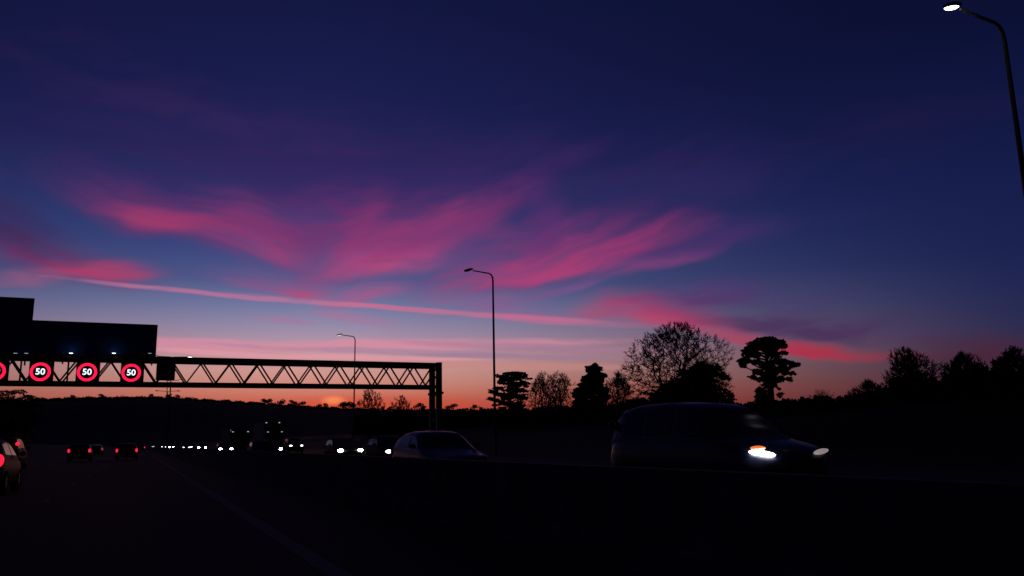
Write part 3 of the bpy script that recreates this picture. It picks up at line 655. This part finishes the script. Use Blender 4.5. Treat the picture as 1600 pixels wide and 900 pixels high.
def build_car(kind, paint, head, tail, facing, plate=True):
    S = SHAPES[kind]; L, W, H = S['L'], S['W']/2, S['H']; t0 = thing('car', '', 'car')
    y_of = lambda t: -L/2+t*L
    m = MB(); rings = []
    for i in range(31):
        t = i/30; t = t if 0 < i < 30 else t; w, zl, zt = lerp_tab(S['body'], t); w *= W; y = y_of(t); zm = zl+(zt-zl)*.55
        bow = .06*(1-abs(2*t-1))
        half = [(.0, zl), (w*.8, zl), (w*.97, zl+.08), (w, zm), (w*.985, zt-.09), (w*.93, zt-.015), (w*.5, zt+.012+bow*.2), (0, zt+.02+bow*.3)]
        rings.append([(x, y, z) for x, z in half] + [(-x, y, z) for x, z in reversed(half[1:-1])])
    m.loft(rings); body = m.build('body', paint, t0, smooth=True)
    def half_w(z): return W*(.955 - .235*max(0, (z-.95))/(H-.95))
    ta, tb = S['roof'][0][0], S['roof'][-1][0]
    rz = lambda t: lerp_tab(S['roof'], t)[0]
    m = MB(); rings = []
    for i in range(25):
        t = ta+(tb-ta)*i/24; r = rz(t); y = y_of(t); b = lerp_tab(S['body'], t)[2]-.06; r = max(r, b+.02)
        half = [(half_w(b), b), (half_w(max(b+.01, r-.09)), max(b+.01, r-.08)), (half_w(r)-.06, r-.022), (half_w(r)-.14, r), (0, r+.02)]
        rings.append([(x, y, z) for x, z in half] + [(-x, y, z) for x, z in reversed(half[:-1])])
    m.loft(rings, close=False, caps=False); m.build('cabin', paint, t0, smooth=True)
    for nm, (a, c), out in (('windscreen', S['ws'], .012), ('rear_window', S['rw'], .012)):
        m = MB(); rings = []
        for i in range(7):
            t = a+(c-a)*i/6; r = rz(t); d = .01; nx = (rz(t+d)-rz(t-d))/(2*d*L); n = Vector((0, -nx, 1)).normalized()*out
            w = half_w(r)-.13; rings.append([(x*w, y_of(t)+n.y, r+n.z+.02*(1-x*x)) for x in (-1,-.6,-.2,.2,.6,1)])
        m.loft(rings, close=False, caps=False); m.build(nm, 'glass', t0, smooth=True)
    for a, c in S['wins']:
        for s in (-1, 1):
            m = MB(); lo, hi = [], []
            for i in range(6):
                t = a+(c-a)*i/5; zb_ = lerp_tab(S['body'], t)[2]+.05; zt_ = max(zb_+.02, rz(t)-.12)
                lo.append((s*(half_w(zb_)+.01), y_of(t), zb_)); hi.append((s*(half_w(zt_)+.008), y_of(t), zt_))
            m.loft([lo, hi], close=False, caps=False); m.build('side_window', 'glass', t0)
    for ax in S['axle']:
        for s in (-1, 1):
            r_ = .33 if kind != 'mpv' else .35
            prof = [(r_*.6,-.1),(r_*.92,-.105),(r_,-.07),(r_,.07),(r_*.92,.105),(r_*.6,.1)]
            m = MB(); n = 20
            m.loft([[(x, rr*math.cos(6.28319*i/n), rr*math.sin(6.28319*i/n)) for rr, x in prof] for i in range(n)], caps=False)
            for j in range(6): m.f.append(((n-1)*6+j, (n-1)*6+(j+1)%6, (j+1)%6, j))
            o = m.build('wheel', 'tyre', t0, smooth=True); o.location = (s*(W-.1), y_of(ax), r_)
            m = MB().tube([(-.05*s,0,0),(.06*s,0,0)], r_*.62, 16)
            for k in range(5):
                a = k*1.2566; m.box((s*.075, math.cos(a)*r_*.33, math.sin(a)*r_*.33), (.03, .06, r_*.5), Matrix.Rotation(-(math.pi/2-a), 3, 'X'))
            m.build('rim', 'rim', o)
    zt = S['hl'][1]
    for s in (-1, 1):
        f = MB().ellipsoid((0,0,0), (.17,.1,.085), 12, 7); o = f.build('headlight', head, t0, smooth=True); o.location = (s*W*S['hl'][0]*1.08, y_of(.03), zt); o.rotation_euler.z = s*.35
        o = MB().ellipsoid((0,0,0), (.11,.07,S['tl'][1]), 12, 7).build('tail_light', tail, t0, smooth=True); o.location = (s*W*.87, y_of(.985), S['tl'][0]); o.rotation_euler.z = -s*.4
        mb = MB().ellipsoid((s*(W+.1), y_of(S['wins'][0][0])-.06, S['body'][4][3]+.1), (.1,.06,.07), 10, 6); o = mb.build('wing_mirror', paint, t0, smooth=True)
    bevel(MB().box((0, y_of(.005), .5), (W*1.0, .05, .16)).build('grille', 'plastic', t0), .02)
    bevel(MB().box((0, y_of(.004)-.03, .38), (.52, .02, .11)).build('number_plate', 'plate', t0), .004)
    bevel(MB().box((0, y_of(.998)+.012, .72), (.52, .02, .11)).build('number_plate', 'plate', t0), .004)
    bevel(MB().box((0, y_of(.985), .42), (W*1.7, .16, .2)).build('rear_bumper', 'plastic', t0), .04)
    return t0
def car(key, kind, paint, head, tail, X, Y, label, group, oncoming=True, cat='car', yaw=0):
    """Y is where the nearer end of the car stands"""
    if key not in _car: _car[key] = t = build_car(kind, paint, head, tail, oncoming)
    else: t = copy_tree(_car[key])
    L = SHAPES[kind]['L']; t.location = (X, Y+L/2, 0); t.rotation_euler.z = yaw if oncoming else math.pi+yaw
    tag(t, label, cat, group); return t
ON, AH = 'oncoming vehicles beyond the barrier', 'vehicles ahead on our side'
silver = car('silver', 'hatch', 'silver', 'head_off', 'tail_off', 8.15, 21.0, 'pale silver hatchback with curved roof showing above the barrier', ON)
mpv = car('mpv', 'mpv', 'navy', 'headbright', 'tail_off', 10.3, 10.75, 'dark blue people carrier with glaring headlight close on the right', ON, cat='van')
MB().ellipsoid((-.72,-2.2,.97), (.17,.07,.04), 10, 6).build('indicator', 'amber', mpv, smooth=True)
for c_ in mpv.children:
    if c_.name.startswith('headlight'):
        c_.scale = (1.4, 1, .5); c_.rotation_euler.y = .14 if c_.location.x < 0 else -.14
    if c_.name.startswith('headlight') and c_.location.x > 0:
        c_.data = c_.data.copy(); c_.data.materials[0] = MT['headdim']
car('white', 'hatch', 'charcoal', 'headmax', 'tail_off', 11.95, 50, 'oncoming hatchback with two bright headlights left of the silver hatchback', ON)
car('dark', 'saloon', 'charcoal', 'head_off', 'tail_off', 8.2, 59, 'oncoming saloon with dim roof line in front of the lorries', ON)
car('grey', 'saloon', 'charcoal', 'headmax', 'tail_off', 12.1, 82, 'oncoming dark saloon with one bright headlight beside the dim saloon', ON)
car('tall', 'mpv', 'charcoal', 'head', 'tail_off', 18.0, 104, 'oncoming people carrier in the far lane with small high headlight', ON)
car('small', 'hatch', 'charcoal', 'head', 'tail_off', 12.0, 39.5, 'oncoming hatchback half hidden behind the silver hatchback', ON)
car('grey', 'saloon', 'charcoal', 'headmax', 'tail_off', 9.7, 104, 'oncoming saloon with the largest pair of glaring headlights near the left', ON)
far = [(11.3,168,'headmax'),(10.8,214,'head'),(14.3,268,'headbright'),(11.1,318,'headmax'),(10.7,352,'head'),(14.5,560,'headbright'),(10.95,700,'head'),(11.2,1000,'headbright')]
order = sorted(range(len(far)), key=lambda i: far[i][0]/far[i][1])
NTH = ['leftmost', 'second from the left', 'third from the left', 'fourth from the left', 'fifth from the left', 'sixth from the left', 'seventh from the left', 'eighth from the left', 'ninth from the left', 'tenth from the left', 'eleventh from the left', 'twelfth from the left']
for i, (X, Y, hd) in enumerate(far):
    car('far'+hd, ('hatch','saloon')[i % 2] if 'far'+hd not in _car else _kind['far'+hd], 'charcoal', hd, 'tail_off', X, Y, 'tiny far oncoming car, %s among the row of small white lights' % NTH[order.index(i)], 'far oncoming cars with white lights')
    _kind.setdefault('far'+hd, ('hatch','saloon')[i % 2])
# our own side
car('ahead_a', 'hatch', 'charcoal', 'head_off', 'tail_hot', -3.98, 24.6, 'hatchback with bright red tail light at the left edge of the view', AH, False)
car('ahead_b', 'mpv', 'charcoal', 'head_off', 'tail', -7.15, 55, 'tall people carrier with high red tail light beside the left edge', AH, False, cat='van')
car('ahead_c', 'hatch', 'charcoal', 'head_off', 'tail', -4.45, 78, 'car ahead in the next lane with a pair of red tail lights', AH, False)
car('ahead_d', 'saloon', 'maroon', 'head_off', 'tail', -.85, 80, 'saloon straight ahead with a pair of red tail lights', AH, False)
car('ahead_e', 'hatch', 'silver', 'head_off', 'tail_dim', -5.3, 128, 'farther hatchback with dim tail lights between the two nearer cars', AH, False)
car('ahead_f', 'hatch', 'charcoal', 'head_off', 'tail', .6, 190, 'farthest car ahead with small red lights beside the first white lights', AH, False)

def lorry(X, Y, H, label, cab_mat, box_mat, L=12, top_marks='marker', low_marks='markerdim', head='head_off', sun_marks=True):
    t = thing('lorry', label, 'lorry', (X, Y, 0), 0, 'oncoming lorries'); W = 2.5
    bevel(MB().box((0, 1.2, 1.75), (W-.05, 2.2, 2.5)).build('cab', cab_mat, t), .14, 3)
    bevel(MB().box((0, 1.35, 3.25 if H > 3.6 else 3.1), (W-.3, 1.7, .55)).build('roof_fairing', cab_mat, t), .18, 3)
    MB().box((0, .09, 2.25), (W-.35, .03, .85)).build('windscreen', 'glass', t)
    for s in (-1, 1):
        MB().box((s*(W/2-.02), .8, 2.25), (.03, .8, .7)).build('side_window', 'glass', t)
        o = bevel(MB().box((s*(W/2+.16), .2, 2.3), (.16, .12, .6)).build('wing_mirror', 'plastic', t), .03)
        MB().ellipsoid((s*.9, .08, .85), (.16,.06,.1), 10, 6).build('headlight', head, t, smooth=True)
        MB().ellipsoid((s*.95, 2.55-.08, H-.12), (.13,.06,.06), 8, 5).build('marker_light', top_marks, t, smooth=True)
        MB().ellipsoid((s*1.0, .1, 2.88), (.14,.06,.05), 8, 5).build('marker_light', low_marks, t, smooth=True)
    bevel(MB().box((0, .08, .55), (W-.1, .2, .4)).build('bumper', 'plastic', t), .06); MB().box((0, .085, 1.4), (W-.7, .03, .5)).build('grille', 'plastic', t)
    bevel(MB().box((0, 2.55+L/2, (H+1.05)/2), (W, L, H-1.05)).build('trailer_box', box_mat, t), .04); MB().box((0, 1.5+L/2, .85), (1.0, L+1.6, .25)).build('chassis', 'plastic', t)
    for y in (1.0, 3.6, L-1.2, L+.2, L+1.6):
        for s in (-1, 1):
            o = MB().tube([(-.15,0,0),(.15,0,0)], .5, 16).build('wheel', 'tyre', t, smooth=True); o.location = (s*1.05, y, .5)
            MB().tube([(-.16,0,0),(.16,0,0)], .28, 12).build('rim', 'rim', o)
    return t
lorry(12.8, 118, 2.9+.4, 'lower oncoming lorry with two small lights over its cab', 'charcoal', 'trailer', top_marks='marker', low_marks='markerdim')
lorry(18.3, 124, 4.4, 'tall oncoming lorry with four dim marker lights behind the lower lorry', 'charcoal', 'trailer', top_marks='markerdim', low_marks='markerdim')
